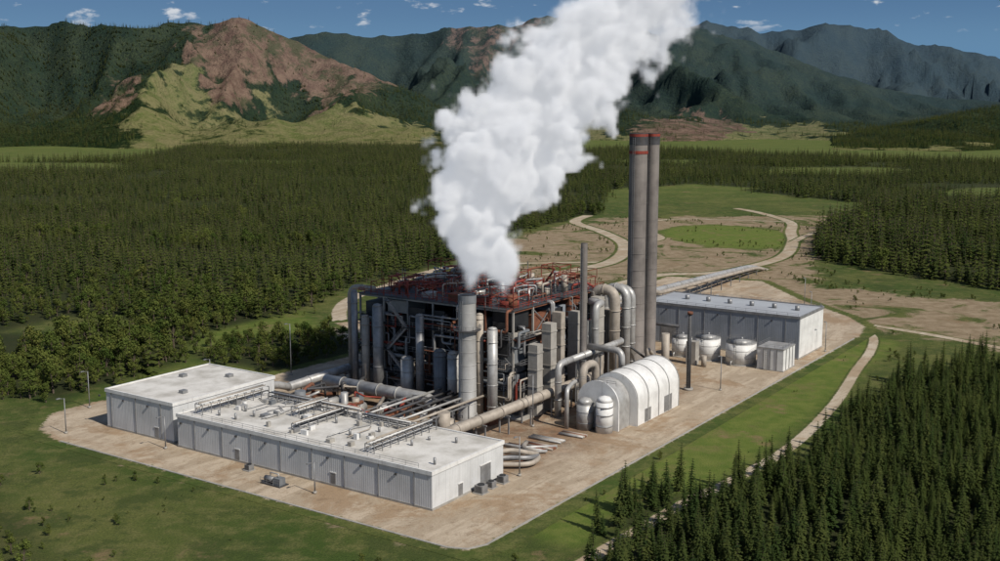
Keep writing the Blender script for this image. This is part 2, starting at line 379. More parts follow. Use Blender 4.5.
c=m.mix(m.ramp(n2,.55,.75,0,.5),c,(.07,.08,.03))
mc=m.mix(m.ramp(n2,.3,.65),(.105,.130,.038),(.205,.185,.085))
mc=m.mix(m.ramp(n4,.52,.74,0,.65),mc,(.035,.052,.018))
f=m.math('ADD',sp.outputs[1],m.math('MULTIPLY',m.math('SUBTRACT',n2,.5),2.2))
c=m.mix(m.math('MULTIPLY',m.ramp(f,.3,.65),m.ramp(sp.outputs[1],.02,.25)),c,mc)
bc=m.mix(m.ramp(n2,.3,.65),(.115,.066,.047),(.215,.145,.10))
bc=m.mix(m.ramp(n4,.5,.75,0,.5),bc,(.06,.042,.03))
bc=m.mix(m.ramp(m.noise(.012,g,6,.75),.48,.60,0,.8),bc,(.060,.070,.028))
f=m.math('ADD',sp.outputs[0],m.math('MULTIPLY',m.math('SUBTRACT',n2,.5),2.2))
c=m.mix(m.math('MULTIPLY',m.ramp(f,.3,.7),m.ramp(sp.outputs[0],.02,.25)),c,bc)
c=m.mix(m.math('MULTIPLY',sp.outputs[2],.62),c,(.065,.10,.15))  # aerial haze painted into the base colour, bluer with distance
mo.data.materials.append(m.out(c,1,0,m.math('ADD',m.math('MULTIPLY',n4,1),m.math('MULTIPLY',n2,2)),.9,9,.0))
# ------------------------------------------------------------------ trees
def treemat(name,c1,c2,c3,c4):
    m=N(name); v=m.obj(); oi=m.n('ShaderNodeObjectInfo'); r=oi.outputs['Random']
    c=m.mix(r,c1,c2); c=m.mix(m.ramp(m.noise(1.3,v,3),.4,.7),c,c3)
    c=m.mix(m.ramp(m.noise(.022,oi.outputs['Location'],5,.7),.45,.68,0,.8),c,c4)
    b=m.n('ShaderNodeBsdfDiffuse',i={'Color':c}); t=m.n('ShaderNodeBsdfTranslucent',i={'Color':c})
    mx=m.n('ShaderNodeMixShader',i={0:.2,1:b.outputs[0],2:t.outputs[0]})
    m.n('ShaderNodeOutputMaterial',i={0:mx.outputs[0]}); return m.m
M['needle']=treemat('conifer_needles',(.034,.054,.015),(.070,.082,.024),(.020,.034,.012),(.060,.075,.020))
M['needlef']=treemat('conifer_needles_far',(.026,.044,.012),(.080,.090,.024),(.018,.030,.010),(.085,.100,.026))
M['leaf']=treemat('leaves',(.052,.082,.018),(.125,.13,.034),(.035,.055,.015),(.11,.135,.032))
M['bark']=surf('bark',(.10,.075,.055),(.06,.045,.035),.9,0,2,True)
def conifer(name,h,wh,nb,steps,seed,mat,wid):
    r=random.Random(seed); b=MB(); b.sweep([(0,0,0),(r.uniform(-.1,.1),r.uniform(-.1,.1),h*.6),(0,0,h)],[h*.018,h*.011,.01],'bark',5)
    for i in range(wh):
        z=h*(.07+.91*(i/(wh-1))**.92); L0=wid*(1-z/h)**.8*(.6+.4*min(1,z/h/.2))+.12
        for j in range(nb):
            if r.random()<.12: continue
            an=2*math.pi*(j+r.uniform(-.35,.35))/nb+i*.9; L=L0*r.uniform(.65,1.15); zz=z+r.uniform(-.1,.1)*h/wh
            d=Vector((math.cos(an),math.sin(an),0)); s=Vector((-d.y,d.x,0)); dr=L*r.uniform(.2,.45)
            for k in range(steps):
                t0=k/steps;t1=(k+1.25)/steps
                p0=Vector((0,0,zz))+d*L*t0-Vector((0,0,dr*t0**1.3)); p1=Vector((0,0,zz))+d*L*min(t1,1.1)-Vector((0,0,dr*t1**1.3))
                wd=L*(.30 if steps>1 else .36)*(1-.45*t0)*r.uniform(.7,1.2)+.04
                for sg in(-1,1):
                    q=p0.lerp(p1,.55)+s*sg*wd-Vector((0,0,wd*r.uniform(.1,.55)))
                    b.add([p0,q,p1],[(0,1,2)],mat)
    me=bpy.data.meshes.new(name); me.from_pydata(b.v,[],b.f)
    for kk in b.ml: me.materials.append(M[kk])
    me.polygons.foreach_set('material_index',b.m); return me
def decid(name,h,seed,nl,mat='leaf'):
    r=random.Random(seed); b=MB(); b.sweep([(0,0,0),(.1,0,h*.35),(0,.1,h*.7)],[h*.03,h*.02,h*.006],'bark',6)
    cl=[]
    for i in range(13):
        a=r.uniform(0,6.28);zz=r.uniform(.25,.9); rr=h*.30*math.sin(min(1,(1-zz)*1.7+.15)*1.4)*r.uniform(.4,1)
        c=Vector((math.cos(a)*rr,math.sin(a)*rr,h*zz)); cl.append((c,h*r.uniform(.09,.17)))
        b.sweep([(0,0,h*zz*.55),tuple(c)],[h*.01,h*.004],'bark',4)
    for c,R_ in cl:
        for i in range(nl):
            d=Vector((r.gauss(0,1),r.gauss(0,1),r.gauss(0,.8))).normalized()*R_*r.uniform(.55,1.1); p=c+d
            n_=(d.normalized()+Vector((r.uniform(-.6,.6),r.uniform(-.6,.6),r.uniform(-.3,.8)))).normalized()
            x=n_.orthogonal().normalized();y=n_.cross(x); s=h*r.uniform(.02,.04); an=r.uniform(0,3)
            x,y=x*math.cos(an)+y*math.sin(an),y*math.cos(an)-x*math.sin(an)
            b.add([p-x*s,p+y*s*.8,p+x*s,p-y*s*.8],[(0,1,2,3)],mat)
    me=bpy.data.meshes.new(name); me.from_pydata(b.v,[],b.f)
    for kk in b.ml: me.materials.append(M[kk])
    me.polygons.foreach_set('material_index',b.m); return me
def coll(name,meshes):
    c=bpy.data.collections.new(name)
    for i,me in enumerate(meshes): c.objects.link(bpy.data.objects.new('%s_%d'%(name,i),me))
    return c
CN=coll('conifer_near',[conifer('cn%d'%i,8*[1,.85,1.1,.7,1.2][i],[19,17,21,15,22][i],9,3,i,'needle',[1.5,1.35,1.45,1.3,1.55][i]) for i in range(5)])
CF=coll('conifer_far',[conifer('cf%d'%i,8*[1,.85,1.15,1.0][i],8,6,1,10+i,'needlef',[1.9,1.7,1.8,2.1][i]) for i in range(4)])
CD=coll('broadleaf',[decid('dc%d'%i,[6.5,5,7.5,4][i],30+i,60) for i in range(4)])
def scatter(name,pts,sc,col,nv):
    n_=len(pts); me=bpy.data.meshes.new(name); me.from_pydata([(p[0],p[1],p[2] if len(p)>2 else 0) for p in pts],[],[])
    rs=np.random.RandomState(n_)
    a=me.attributes.new('rot','FLOAT_VECTOR','POINT'); rv=np.zeros((n_,3),np.float32); rv[:,2]=rs.rand(n_)*6.28; rv[:,:2]=rs.randn(n_,2)*.03; a.data.foreach_set('vector',rv.reshape(-1))
    a=me.attributes.new('scl','FLOAT_VECTOR','POINT'); sv=np.stack([sc*(.85+.3*rs.rand(n_)),sc*(.85+.3*rs.rand(n_)),sc],-1).astype(np.float32); a.data.foreach_set('vector',sv.reshape(-1))
    a=me.attributes.new('pick','INT','POINT'); a.data.foreach_set('value',rs.randint(0,nv,n_))
    o=link(bpy.data.objects.new(name,me)); ng=bpy.data.node_groups.new(name,'GeometryNodeTree')
    ng.interface.new_socket('Geometry',in_out='INPUT',socket_type='NodeSocketGeometry'); ng.interface.new_socket('Geometry',in_out='OUTPUT',socket_type='NodeSocketGeometry')
    gi=ng.nodes.new('NodeGroupInput');go=ng.nodes.new('NodeGroupOutput');ip=ng.nodes.new('GeometryNodeInstanceOnPoints');ci=ng.nodes.new('GeometryNodeCollectionInfo')
    ci.inputs['Collection'].default_value=col; ci.inputs['Separate Children'].default_value=True; ci.inputs['Reset Children'].default_value=True
    def na(nm,t):
        x=ng.nodes.new('GeometryNodeInputNamedAttribute'); x.data_type=t; x.inputs['Name'].default_value=nm; return x.outputs['Attribute']
    L=ng.links.new; L(gi.outputs[0],ip.inputs['Points']); L(ci.outputs[0],ip.inputs['Instance']); ip.inputs['Pick Instance'].default_value=True
    L(na('pick','INT'),ip.inputs['Instance Index']); L(na('rot','FLOAT_VECTOR'),ip.inputs['Rotation']); L(na('scl','FLOAT_VECTOR'),ip.inputs['Scale'])
    L(ip.outputs[0],go.inputs[0]); md=o.modifiers.new('scatter','NODES'); md.node_group=ng; return o
def sample(poly,sp,seed,ed=0,roads=True):
    rs=np.random.RandomState(seed); p=np.array(poly); x0,y0=p.min(0);x1,y1=p.max(0)
    X,Y=np.meshgrid(np.arange(x0,x1,sp),np.arange(y0,y1,sp)); X=X.reshape(-1)+rs.uniform(-.55,.55,X.size)*sp; Y=Y.reshape(-1)+rs.uniform(-.55,.55,Y.size)*sp
    k=sdf(poly,X,Y)+rs.randn(X.size)*ed<0; X,Y=X[k],Y[k]
    for pl,w in ROADS:
        if not len(X): break
        k=pld(pl[::3],X,Y)>w/2+1.6; X,Y=X[k],Y[k]
    for c_ in CLEAR:
        k=sdf(c_,X,Y)+rs.randn(len(X))*8>0; X,Y=X[k],Y[k]
    k=sdf(PADW,X,Y)>2.5; return X[k],Y[k]
def vis(X,Y,mrg=1.25,ymin=0): return np.abs(X)<(.4545*np.maximum(Y,60)*mrg+60)
rs=np.random.RandomState(3)
def fn(X,Y,s): return np.array([noise.noise(Vector((x/s,y/s,0))) for x,y in zip(X,Y)])
X,Y=sample(FOREST,3.9,1,3); k=vis(X,Y,1.15)&(Y<800)&(rs.rand(len(X))<.85); X,Y=X[k],Y[k]
k=(fn(X,Y,60)>-.5); X,Y=X[k],Y[k]; f1=(X,Y)
X,Y=sample(FOREST,6.4,2,5); k=vis(X,Y,1.05)&(Y>=800); X,Y=X[k],Y[k]; k=(fn(X,Y,110)>-.38); X,Y=X[k],Y[k]
X=np.concatenate([f1[0],X]);Y=np.concatenate([f1[1],Y])
sc=(1.0+.25*np.clip((Y-700)/900,0,1))*(.55+.85*rs.rand(len(X)))*(1+.4*fn(X,Y,70))
sc=np.where((X>120)&(Y<900),sc*1.35,sc); nearL=(X<0)&(Y<460); dec=nearL&(rs.rand(len(X))<np.clip((470-Y)/160,0,.75))
dec|=(rs.rand(len(X))<.4)&(fn(X,Y,45)>.40)&(Y<800)
scatter('valley_conifer_forest',list(zip(X[~dec],Y[~dec])),sc[~dec],CF,4)
scatter('broadleaf_woodland',list(zip(X[dec],Y[dec])),sc[dec]*1.0,CD,4)
X,Y=sample(RFOR,2.6,5,1.2); k=rs.rand(len(X))<.9; X,Y=X[k],Y[k]
scatter('conifer_forest',list(zip(X,Y)),.50+.68*rs.rand(len(X)),CN,5)
X,Y=sample(DECID,4.0,6,2); X2,Y2=sample(BL,4.6,7,4); X=np.concatenate([X,X2]);Y=np.concatenate([Y,Y2])
scatter('broadleaf_thicket',list(zip(X,Y)),np.where(Y<230,.22,.45)+np.where(Y<230,.4,.5)*rs.rand(len(X)),CD,4)
X=rs.uniform(-150,240,11000);Y=rs.uniform(140,760,11000); k=(sdf(PADW,X,Y)>3)&(fn(X,Y,40)+.6*fn(X+500,Y,12)>.18)&vis(X,Y,1.1); X,Y=X[k],Y[k]
for pl,w in ROADS: k=pld(pl[::3],X,Y)>w/2+1.5; X,Y=X[k],Y[k]
scatter('scrub_bushes',list(zip(X,Y)),.07+.26*rs.rand(len(X))**2,CD,4)
ii=rs.randint(0,int((3150-1950)/16),26000); jj=rs.randint(100,370,26000); ok=(Z[ii,jj]>-2)&((rs.rand(26000)<.10)|((mead[ii,jj]<.2)&(brown[ii,jj]<.2)))&(rs.rand(26000)>mead[ii,jj]*.9)
ii,jj=ii[ok],jj[ok]; fx=rs.rand(len(ii)); 
Xh=Xm[ii,jj]+fx*(Xm[ii,np.minimum(jj+1,nP-1)]-Xm[ii,jj]); Zh=Z[ii,jj]+fx*(Z[ii,np.minimum(jj+1,nP-1)]-Z[ii,jj])
scatter('hillside_forest',list(zip(Xh,Ym[ii,jj],Zh-.5)),1.1+.6*rs.rand(len(ii)),CF,4)
# ------------------------------------------------------------------ warehouses
def warehouse(name,a0,a1,b0,b1,h,wm='wall',rm='roof',doors=()):
    e=empty(name,(a0+a1)/2,(b0+b1)/2)
    w=MB(); w.box(a0,a1,b0,b1,.3,h,wm); w.build('walls',(a0,b0),e)
    p=MB(); p.box(a0-.12,a1+.12,b0-.12,b1+.12,0,.45,'conc'); p.build('plinth',(a0,b0),e)
    r=MB(); r.box(a0-.15,a1+.15,b0-.15,b1+.15,h+.002,h+.25,rm)
    for x0,x1,y0,y1 in ((a0-.2,a0+.15,b0-.2,b1+.2),(a1-.15,a1+.2,b0-.2,b1+.2),(a0+.15,a1-.15,b0-.2,b0+.15),(a0+.15,a1-.15,b1-.15,b1+.2)):
        r.box(x0,x1,y0,y1,h-.25,h+.5,'white' if wm=='wall' else 'steel')
    r.build('roof',(a0,b0),e)
    d=MB()
    for side,pos,wd,hh in doors:
        if side=='f': d.box(a0-.08,a0+.02,pos-wd/2,pos+wd/2,.45,hh,'steel'); d.box(a0-.14,a0-.03,pos-wd/2-.15,pos+wd/2+.15,hh,hh+.2,'white')
        else: d.box(pos-wd/2,pos+wd/2,b0-.08,b0+.02,.45,hh,'steel'); d.box(pos-wd/2-.15,pos+wd/2+.15,b0-.14,b0-.03,hh,hh+.2,'white')
    bb=b0+4
    while bb<b1: d.box(a0-.16,a0-.03,bb-.05,bb+.05,.3,h-.3,'steel'); d.box(a0-.35,a0-.03,bb+3.9,bb+4.3,h-1.6,h-1.25,'steeld'); bb+=8.3
    if doors or wm=='wall': d.build('doors_and_downpipes',(a0,b0),e)
    return e
A=warehouse('flat_roof_warehouse',11.5,34,16.5,84,6.8,doors=[('f',40,1.2,2.6),('f',66,1.2,2.6),('s',20,1.3,2.7),('s',28,3.4,4.2)])
B=warehouse('flat_roof_warehouse',12.5,42,86.5,109,8.4,doors=[('f',92,1.2,2.6)])
C=warehouse('metal_warehouse',165,186,3.5,52,12,'wallgrey','roofgrey',doors=[('f',44,5,6)])
w=MB(); w.box(165.3,185.7,3.38,3.47,.5,11.6,'white'); w.build('end_wall_panel',(165,3.4),C)
r=MB(); z=7.06
r.rail([(12.2,20,z),(12.2,83,z)],'steel',.9,.05,3)
def rack(a0,b0,a1,b1,n,h=2.2,np_=3):
    d=Vector((a1-a0,b1-b0,0)); L=d.length; d.normalize(); s=Vector((-d.y,d.x,0))*1.1
    for i in range(n+1):
        p=Vector((a0,b0,z))+d*L*i/n
        for sg in(-1,1): r.beam(p+s*sg,p+s*sg+Vector((0,0,h)),.14,'steel')
        r.beam(p-s+Vector((0,0,h)),p+s+Vector((0,0,h)),.14,'steel'); r.beam(p-s+Vector((0,0,h*.5)),p+s+Vector((0,0,h*.5)),.12,'steel')
        if i<n and i%2==0: r.beam(p+s,p+s+d*L/n+Vector((0,0,h)),.08,'steel')
    for k in range(np_):
        o_=s*(-.7+1.4*k/(np_-1))
        for zz in (h+.2,h*.5+.18):
            r.pipe([Vector((a0,b0,z+zz))+o_,Vector((a1,b1,z+zz))+o_],.13,['silver','steeld','white','tan'][(k+int(zz))%4],8)
rack(14,80,33,80,8); rack(31,76,31,50,9,1.7); rack(24,62,33,62,4,2.0); rack(14,33,33,33,8,1.7); rack(30,48,30,36,5,1.4); rack(17,55,33,55,6,1.2)
for i in range(34):
    a=R.uniform(14,32);b=R.uniform(34,82); s_=R.uniform(.5,1.8); r.bx((a,b,z),(s_,R.uniform(.5,1.8),R.uniform(.4,1.3)),R.choice(['steel','white','mid','silver','conc']))
for i in range(14):
    a=R.uniform(13,32);b=R.uniform(18,82); r.vc(a,b,z,z+R.uniform(.6,1.3),.25,'steel',8); 
for i in range(10):
    b=R.uniform(35,80);a=R.uniform(14,24); r.pipe([(a,b,z+.3),(a+R.uniform(3,8),b,z+.3),(a+8,b+R.uniform(-8,8),z+.3)],.12,R.choice(['silver','tan']),6)
r.build('roof_equipment',(22,50),A)
r=MB(); z=8.66
for a,b in ((20,92),(30,104),(36,95)): r.bx((a,b,z),(1.4,1.4,.7),'steel')
r.build('roof_vents',(27,97),B)
r=MB(); r.rail([(165.3,4,12.25),(165.3,51,12.25)],'steel',1,.06,3); r.rail([(185.5,4,12.25),(185.5,51,12.25)],'steel',1,.06,3)
for b in range(8,50,7): r.vc(176,b,12.2,13.6,.7,'steel',12); 
r.build('roof_railing',(175,28),C)
# ------------------------------------------------------------------ process building
PB=empty('geothermal_process_building',91,61)
m_=MB(); m_.box(68,114,34,87,0,.35,'conc'); m_.build('foundation',(91,61),PB)
cells=MB(); AX=[70,78.4,86.8,95.2,103.6,112];BX=[38,45.7,53.3,61,68.7,76.3,84]
for i in range(5):
    for j in range(6):
        z=0.35; ins=R.uniform(.5,1.3)
        while z<21:
            h=R.choice([4,5.6,6,11]); h=min(h,24.5-z)
            mt=R.choice(['dark','dark','mid','mid','steeld','silver','conc','wallgrey','black','rust'])
            cells.box(AX[i]+ins,AX[i+1]-ins*R.uniform(.3,1),BX[j]+ins*R.uniform(.3,1),BX[j+1]-ins,z,z+h-.5,mt)
            z+=h; ins=R.uniform(.4,1.6)
            if R.random()<.12 and z>14: break
cells.build('clad_modules',(91,61),PB)
fr=MB()
for a in AX:
    for b in BX:
        if a in(70,112) or b in (38,84): fr.beam((a,b,.3),(a,b,25),.42,R.choice(['steel','conc','rust']))
        else: fr.beam((a,b,18),(a,b,25),.35,'steeld')
for z in (6,12,18,24.6):
    for a in AX: fr.beam((a,38,z),(a,84,z),.4,'steel' if z>20 else 'steeld')
    for b in BX: fr.beam((70,b,z),(112,b,z),.4,'steel' if z<17 else 'rust')
for j in range(6):
    if j%2==0:
        for z in (0,12): fr.beam((69.8,BX[j],z),(69.8,BX[j+1],z+6),.2,'steel'); fr.beam((69.8,BX[j+1],z),(69.8,BX[j],z+6),.2,'steel')
for i in range(5):
    if i%2==1:
        for z in (6,18): fr.beam((AX[i],37.8,z),(AX[i+1],37.8,z+6),.2,'steel'); fr.beam((AX[i+1],37.8,z),(AX[i],37.8,z+6),.2,'steel')
fr.build('steel_frame',(91,61),PB)
pl=MB()
for z in (6.3,12.3,18.3):
    pl.box(68.2,70.4,38,84,z,z+.12,'steeld'); pl.rail([(68.3,38,z+.1),(68.3,84,z+.1)],'steel',1.1,.07)
    pl.box(70.4,112,35.9,38.2,z,z+.12,'steeld'); pl.rail([(70,36,z+.1),(112,36,z+.1)],'steel',1.1,.07)
for b0 in (48,70):
    for k_ in range(4):
        z=.3+6*k_; s=1 if k_%2 else -1
        pl.beam((67.2,b0-3*s,z),(67.2,b0+3*s,z+6),.5,'steel'); pl.rail([(66.8,b0-3*s,z),(66.8,b0+3*s,z+6)],'steel',1.1,.06,1)
        pl.box(66.5,68.2,b0+3*s-.8,b0+3*s+.8,z+5.95,z+6.1,'steeld')
pl.box(69.5,112.5,37.5,84.5,24.9,25.05,'dark'); 
pl.rail([(69.7,37.7,25.05),(69.7,84.3,25.05),(112.3,84.3,25.05),(112.3,37.7,25.05),(69.7,37.7,25.05)],'red',1.2,.09)
pl.build('platforms',(91,61),PB)
ex=MB()
for a,wd,h,mt in ((74,2.4,17,'conc'),(80,2.6,21,'conc'),(84.2,1.8,23,'tan'),(92,2.6,22,'conc'),(97,2.0,19,'silver'),(103,2.8,24,'conc'),(108,2.2,20,'tan')):
    ex.box(a-wd/2,a+wd/2,33.2,35.7,.3,h,mt)
    for z in range(3,int(h),4): ex.box(a-wd/2-.12,a+wd/2+.12,33.05,35.8,z,z+.25,mt)
for b,r_,h,mt in ((41,1.2,21,'silver'),(44.6,.9,24,'tan'),(52,1.5,14,'silver'),(56,1.5,14,'mid'),(62,1.0,22,'steel'),(66,1.6,11,'silver'),(75,1.3,23,'steel'),(79,1.0,20,'tan'),(82.5,.8,26,'steel')):
    ex.vc(66.0,b,.3,h,r_,mt,18); ex.sweep([(66,b,h),(66,b,h+r_*.35),(66,b,h+r_*.55)],[r_,r_*.75,.05],mt,18)
    for z in range(3,int(h),5): ex.vc(66,b,z,z+.2,r_*1.08,mt,18)
for b0,b1,z0,z1 in ((46,50.5,8,17),(57,60,7,23),(63,68,13,23),(70,75,8,11.6),(77,83,9,20),(39,43,14,22)): ex.box(69.2,69.55,b0,b1,z0,z1,'black')
for a0,a1,z0,z1 in ((87,91,7,23),(76,79,7,17),(99,102,13,23)): ex.box(a0,a1,37.4,37.6,z0,z1,'black')
for i in range(150):
    m0=R.choice(['silver','tan','steel','steeld','rust','steel','red','mid','conc']); r_=R.choice([.1,.15,.22,.35])
    if R.random()<.5:
        b=R.uniform(39,83);z=R.uniform(2,22);b2=min(max(b+R.uniform(-12,12),38),84);z2=min(max(z+R.uniform(-9,9),.5),25); x=R.uniform(67.5,69)
        ex.pipe([(70.5,b,z),(x,b,z),(x,b2,z),(x,b2,z2),(70.5,b2,z2)],r_,m0,8)
    else:
        a=R.uniform(71,111);z=R.uniform(2,22);a2=min(max(a+R.uniform(-12,12),70),112);z2=min(max(z+R.uniform(-9,9),.5),25); y=R.uniform(35.9,37.2)
        ex.pipe([(a,38.5,z),(a,y,z),(a2,y,z),(a2,y,z2),(a2,38.5,z2)],r_,m0,8)
ex.build('ducts_and_vessels',(91,61),PB)
tp=MB()
for i in range(5):
    for j in range(6):
        ca_,cb=(AX[i]+AX[i+1])/2,(BX[j]+BX[j+1])/2; t=R.random()
        if t<.35:
            tp.vc(ca_,cb,25,26.6,2.3,R.choice(['silver','mid','red','rust']),20); tp.vc(ca_,cb,26.6,26.75,2.1,'black',20); tp.beam((ca_-2.2,cb,26.85),(ca_+2.2,cb,26.85),.15,'red')
        elif t<.65:
            h=R.uniform(.6,1.8); tp.box(ca_-R.uniform(1,2),ca_+R.uniform(1,2),cb-R.uniform(1,2),cb+R.uniform(1,2),25.05,25+h,R.choice(['mid','dark','rust','silver','steel']))
        else: tp.vc(ca_,cb,25,R.uniform(27,29.5),R.uniform(.3,.9),R.choice(['silver','red','tan']),12)
        if R.random()<.9:
            for lev in range(R.choice([1,1,2])):
                h=R.uniform(1.6,3.0); w=R.uniform(1.5,3.4); c0=R.choice(['red','red','rust','steeld']); z0=25+lev*2.4
                for s1 in(-1,1):
                    for s2 in(-1,1): tp.beam((ca_+s1*w,cb+s2*w,z0),(ca_+s1*w,cb+s2*w,z0+h),.16,c0)
                    tp.beam((ca_+s1*w,cb-w,z0+h),(ca_+s1*w,cb+w,z0+h),.16,c0); tp.beam((ca_-w,cb+s1*w,z0+h),(ca_+w,cb+s1*w,z0+h),.16,c0)
                    tp.beam((ca_+s1*w,cb-w,z0),(ca_+s1*w,cb+w,z0+h),.10,c0)
for i in range(60):
    a=R.uniform(71,106);b=R.uniform(40,82);h=25+R.uniform(.8,4.0)
    tp.pipe([(a,b,25),(a,b,h),(a+R.uniform(2,5),b,h),(a+6,b+R.uniform(-5,5),h),(a+6,b+R.uniform(-5,5),25)],R.choice([.12,.18,.3]),R.choice(['red','silver','rust','tan','red','steel']),8)
tp.vc(73.5,40.6,25,28,1.3,'rust',16)
for i in range(22):
    a=R.choice(AX);b=R.choice(BX); tp.beam((a,b,25),(a,b,25+R.uniform(3,6)),.12,R.choice(['red','steel','steeld']))
tp.build('roof_machinery',(91,61),PB)
# ------------------------------------------------------------------ yard pipework around process building
def sup(b,pts,h,mt='steel'):
    for a_,b_ in pts: b.beam((a_-.9,b_,0),(a_-.9,b_,h),.2,mt); b.beam((a_+.9,b_,0),(a_+.9,b_,h),.2,mt); b.beam((a_-1.2,b_,h),(a_+1.2,b_,h),.25,mt)
p=MB(); p.pipe([(33,33,5),(96,32,5.2),(100,32,5.2),(100,32,12),(100,36,12)],1.15,'tan',18,3,9)
for a in range(40,98,9): p.beam((a,31.2,0),(a,31.2,4.2),.3,'steel'); p.beam((a,33.6,0),(a,33.6,4.2),.3,'steel'); p.beam((a,30.8,4.1),(a,34,4.1),.3,'steel')
p.build('steam_pipeline',(60,33))
p=MB(); p.pipe([(82,29.5,12.5),(108,29.5,12.5),(108,34,12.5)],.8,'silver',16,2,6); p.pipe([(82,29.5,12.5),(76,29.5,12.5),(76,29.5,0)],.8,'silver',16,2,6)
for a in (86,94,102): p.beam((a,28.4,0),(a,28.4,11.7),.25,'steel'); p.beam((a,30.6,0),(a,30.6,11.7),.25,'steel'); p.beam((a,28,11.6),(a,31,11.6),.25,'steel')
p.build('elevated_pipe',(92,30))
p=MB()
for a,b,h,s,r_ in ((106,31,25.5,6,1.3),(113,31.5,25,6,1.15),(119,33,24,6,1.0),(97,31.6,23,0,.9)):
    if s: p.pipe([(a,b,0),(a,b,h),(a,b+s,h),(a,b+s,14)],r_,'tan' if a<110 else 'silver',18,3.2,6)
    else: p.pipe([(a,b,0),(a,b,h),(a+4,b,h),(a+4,b+4,h)],r_,'silver',16,3,6)
p.build('duct_riser',(110,32))
p=MB(); p.pipe([(50,90,4),(93,93,4),(98,93,4),(98,86,4)],1.1,'silver',18,3,8); sup(p,[(a,90.6) for a in range(54,92,9)],2.9)
p.pipe([(42,90,5.5),(46,90,5.5),(50,90,4)],.9,'silver',14,2)
p.build('steam_pipeline',(70,91))
p=MB(); p.pipe([(60,87,4),(60,58,4),(60,54,4),(60,54,0)],1.5,'silver',20,3.2,7); sup(p,[(60,b) for b in (84,76,68,60)],2.3); p.build('steam_pipeline',(60,70))
p=MB(); p.pipe([(74,91,0),(74,91,25.5),(74,83,25.5),(74,83,25)],.75,'tan',14,3,5); p.pipe([(84,90,0),(84,90,22),(84,84,22)],.6,'steeld',14,2.5,5); p.build('duct_riser',(74,90))
p=MB()
for k_ in range(3): p.pipe([(33,22-k_*.2,1+k_*1.2),(37+k_*1.5,20-k_*.5,1+k_*1.2),(41,14+k_*1.0,1+k_*1.1),(47,16,1),(49,22,.8),(54,24,.5)],.5,'tan' if k_!=1 else 'steel',12,3)
for k_ in range(4): p.pipe([(38+k_*4,36,.6),(38+k_*4,20+k_,.6),(43+k_*4,17,.6)],.3,R.choice(['rust','tan','silver']),10,1.2)
p.build('curved_pipework',(42,20))
q=MB()
for i in range(60):
    a=R.uniform(37,63);b=R.uniform(38,84); t=R.random()
    if abs(a-62)<4 and abs(b-45.5)<4: continue
    if t<.3: q.bx((a,b,0),(R.uniform(1,4),R.uniform(1,4),R.uniform(1,4)),R.choice(['mid','conc','dark','wallgrey','rust']))
    elif t<.55:
        rr=R.uniform(.5,1.5); q.vc(a,b,0,R.uniform(2,7),rr,R.choice(['silver','mid','steel','tan']),16)
    elif t<.7: q.cyl((a,b,1.6),(a+R.uniform(3,5),b,1.6),1.1,'silver',16); q.bx((a+1,b,0),(.4,1.6,.9),'conc')
    else: q.pipe([(a,b,0),(a,b,R.uniform(2,6)),(a+R.uniform(-8,8),b,R.uniform(2,6)),(a+8,b+R.uniform(-8,8),R.uniform(1,5))],R.choice([.2,.3,.45]),R.choice(['silver','tan','rust','red','steeld']),10)
for b in (42,50,58): 
    for a in (40,46,52,58): q.beam((a,b,0),(a,b,5),.25,'steel')
    q.beam((40,b,5),(58,b,5),.25,'steel')
for a in (40,46,52,58): q.beam((a,42,5),(a,58,5),.22,'steel')
for k_ in range(5): q.pipe([(38,43+k_*3,5.4),(66,43+k_*3,5.4)],.3,R.choice(['silver','tan','steeld']),8)
q.build('yard_equipment',(50,60))
q=MB()
for i in range(40):
    a=R.uniform(112,150);b=R.uniform(22,80)
    if (abs(a-135)<6 and abs(b-38)<6): continue
    t=R.random()
    if t<.4: q.bx((a,b,0),(R.uniform(2,6),R.uniform(2,6),R.uniform(2,8)),R.choice(['mid','conc','wallgrey','dark','silver']))
    elif t<.7: q.vc(a,b,0,R.uniform(3,13),R.uniform(.6,2),R.choice(['silver','mid','steel','tan']),16)
    else: q.pipe([(a,b,0),(a,b,R.uniform(4,12)),(a+R.uniform(-8,8),b,9),(a+8,b+R.uniform(-8,8),R.uniform(3,9))],R.choice([.3,.5,.7]),R.choice(['silver','tan','rust','steeld']),10)
for a in (118,126,134,142,150):
    for b in (44,52,60): q.beam((a,b,0),(a,b,13),.3,'steel')
    q.beam((a,44,13),(a,60,13),.3,'steel'); q.beam((a,44,7),(a,60,7),.3,'steel')
for b in (44,52,60): q.beam((118,b,13),(150,b,13),.3,'red'); q.beam((118,b,7),(150,b,7),.3,'steel')
for i in range(7): q.pipe([(112,45+i*2,13.5),(156,45+i*2,13.5)],.35,R.choice(['silver','tan','steeld','rust']),8)
q.build('pipe_rack',(130,50))
# ------------------------------------------------------------------ arched building (vessel hall)
def arch(b,a0,a1,bc,w,h,m,n=20,lift=0):
    rr=w/2; side=h-rr; pr=[(bc-rr,0)]+[(bc-rr*math.cos(math.pi*i/n),side+rr*math.sin(math.pi*i/n)) for i in range(n+1)]+[(bc+rr,0)]
    k=len(pr); vs=[(a0,y,z) for y,z in pr]+[(a1,y,z) for y,z in pr]
    b.add(vs,[(i,i+k,i+1+k,i+1) for i in range(k-1)],m,True); b.add(vs,[tuple(range(k)),tuple(range(2*k-1,k-1,-1))],m)
AB=empty('arched_vessel_hall',88,17)
h=MB(); arch(h,79,101,16.5,11.6,11.6,'white'); 
for a in (79.2,84.6,90,95.4,100.8): arch(h,a-.12,a+.12,16.5,11.9,11.75,'silver')
h.box(83,86,10.62,10.68,.2,3.2,'steel'); h.box(93,97,10.62,10.68,.2,4,'steel')
h.build('barrel_vault',(88,17),AB)
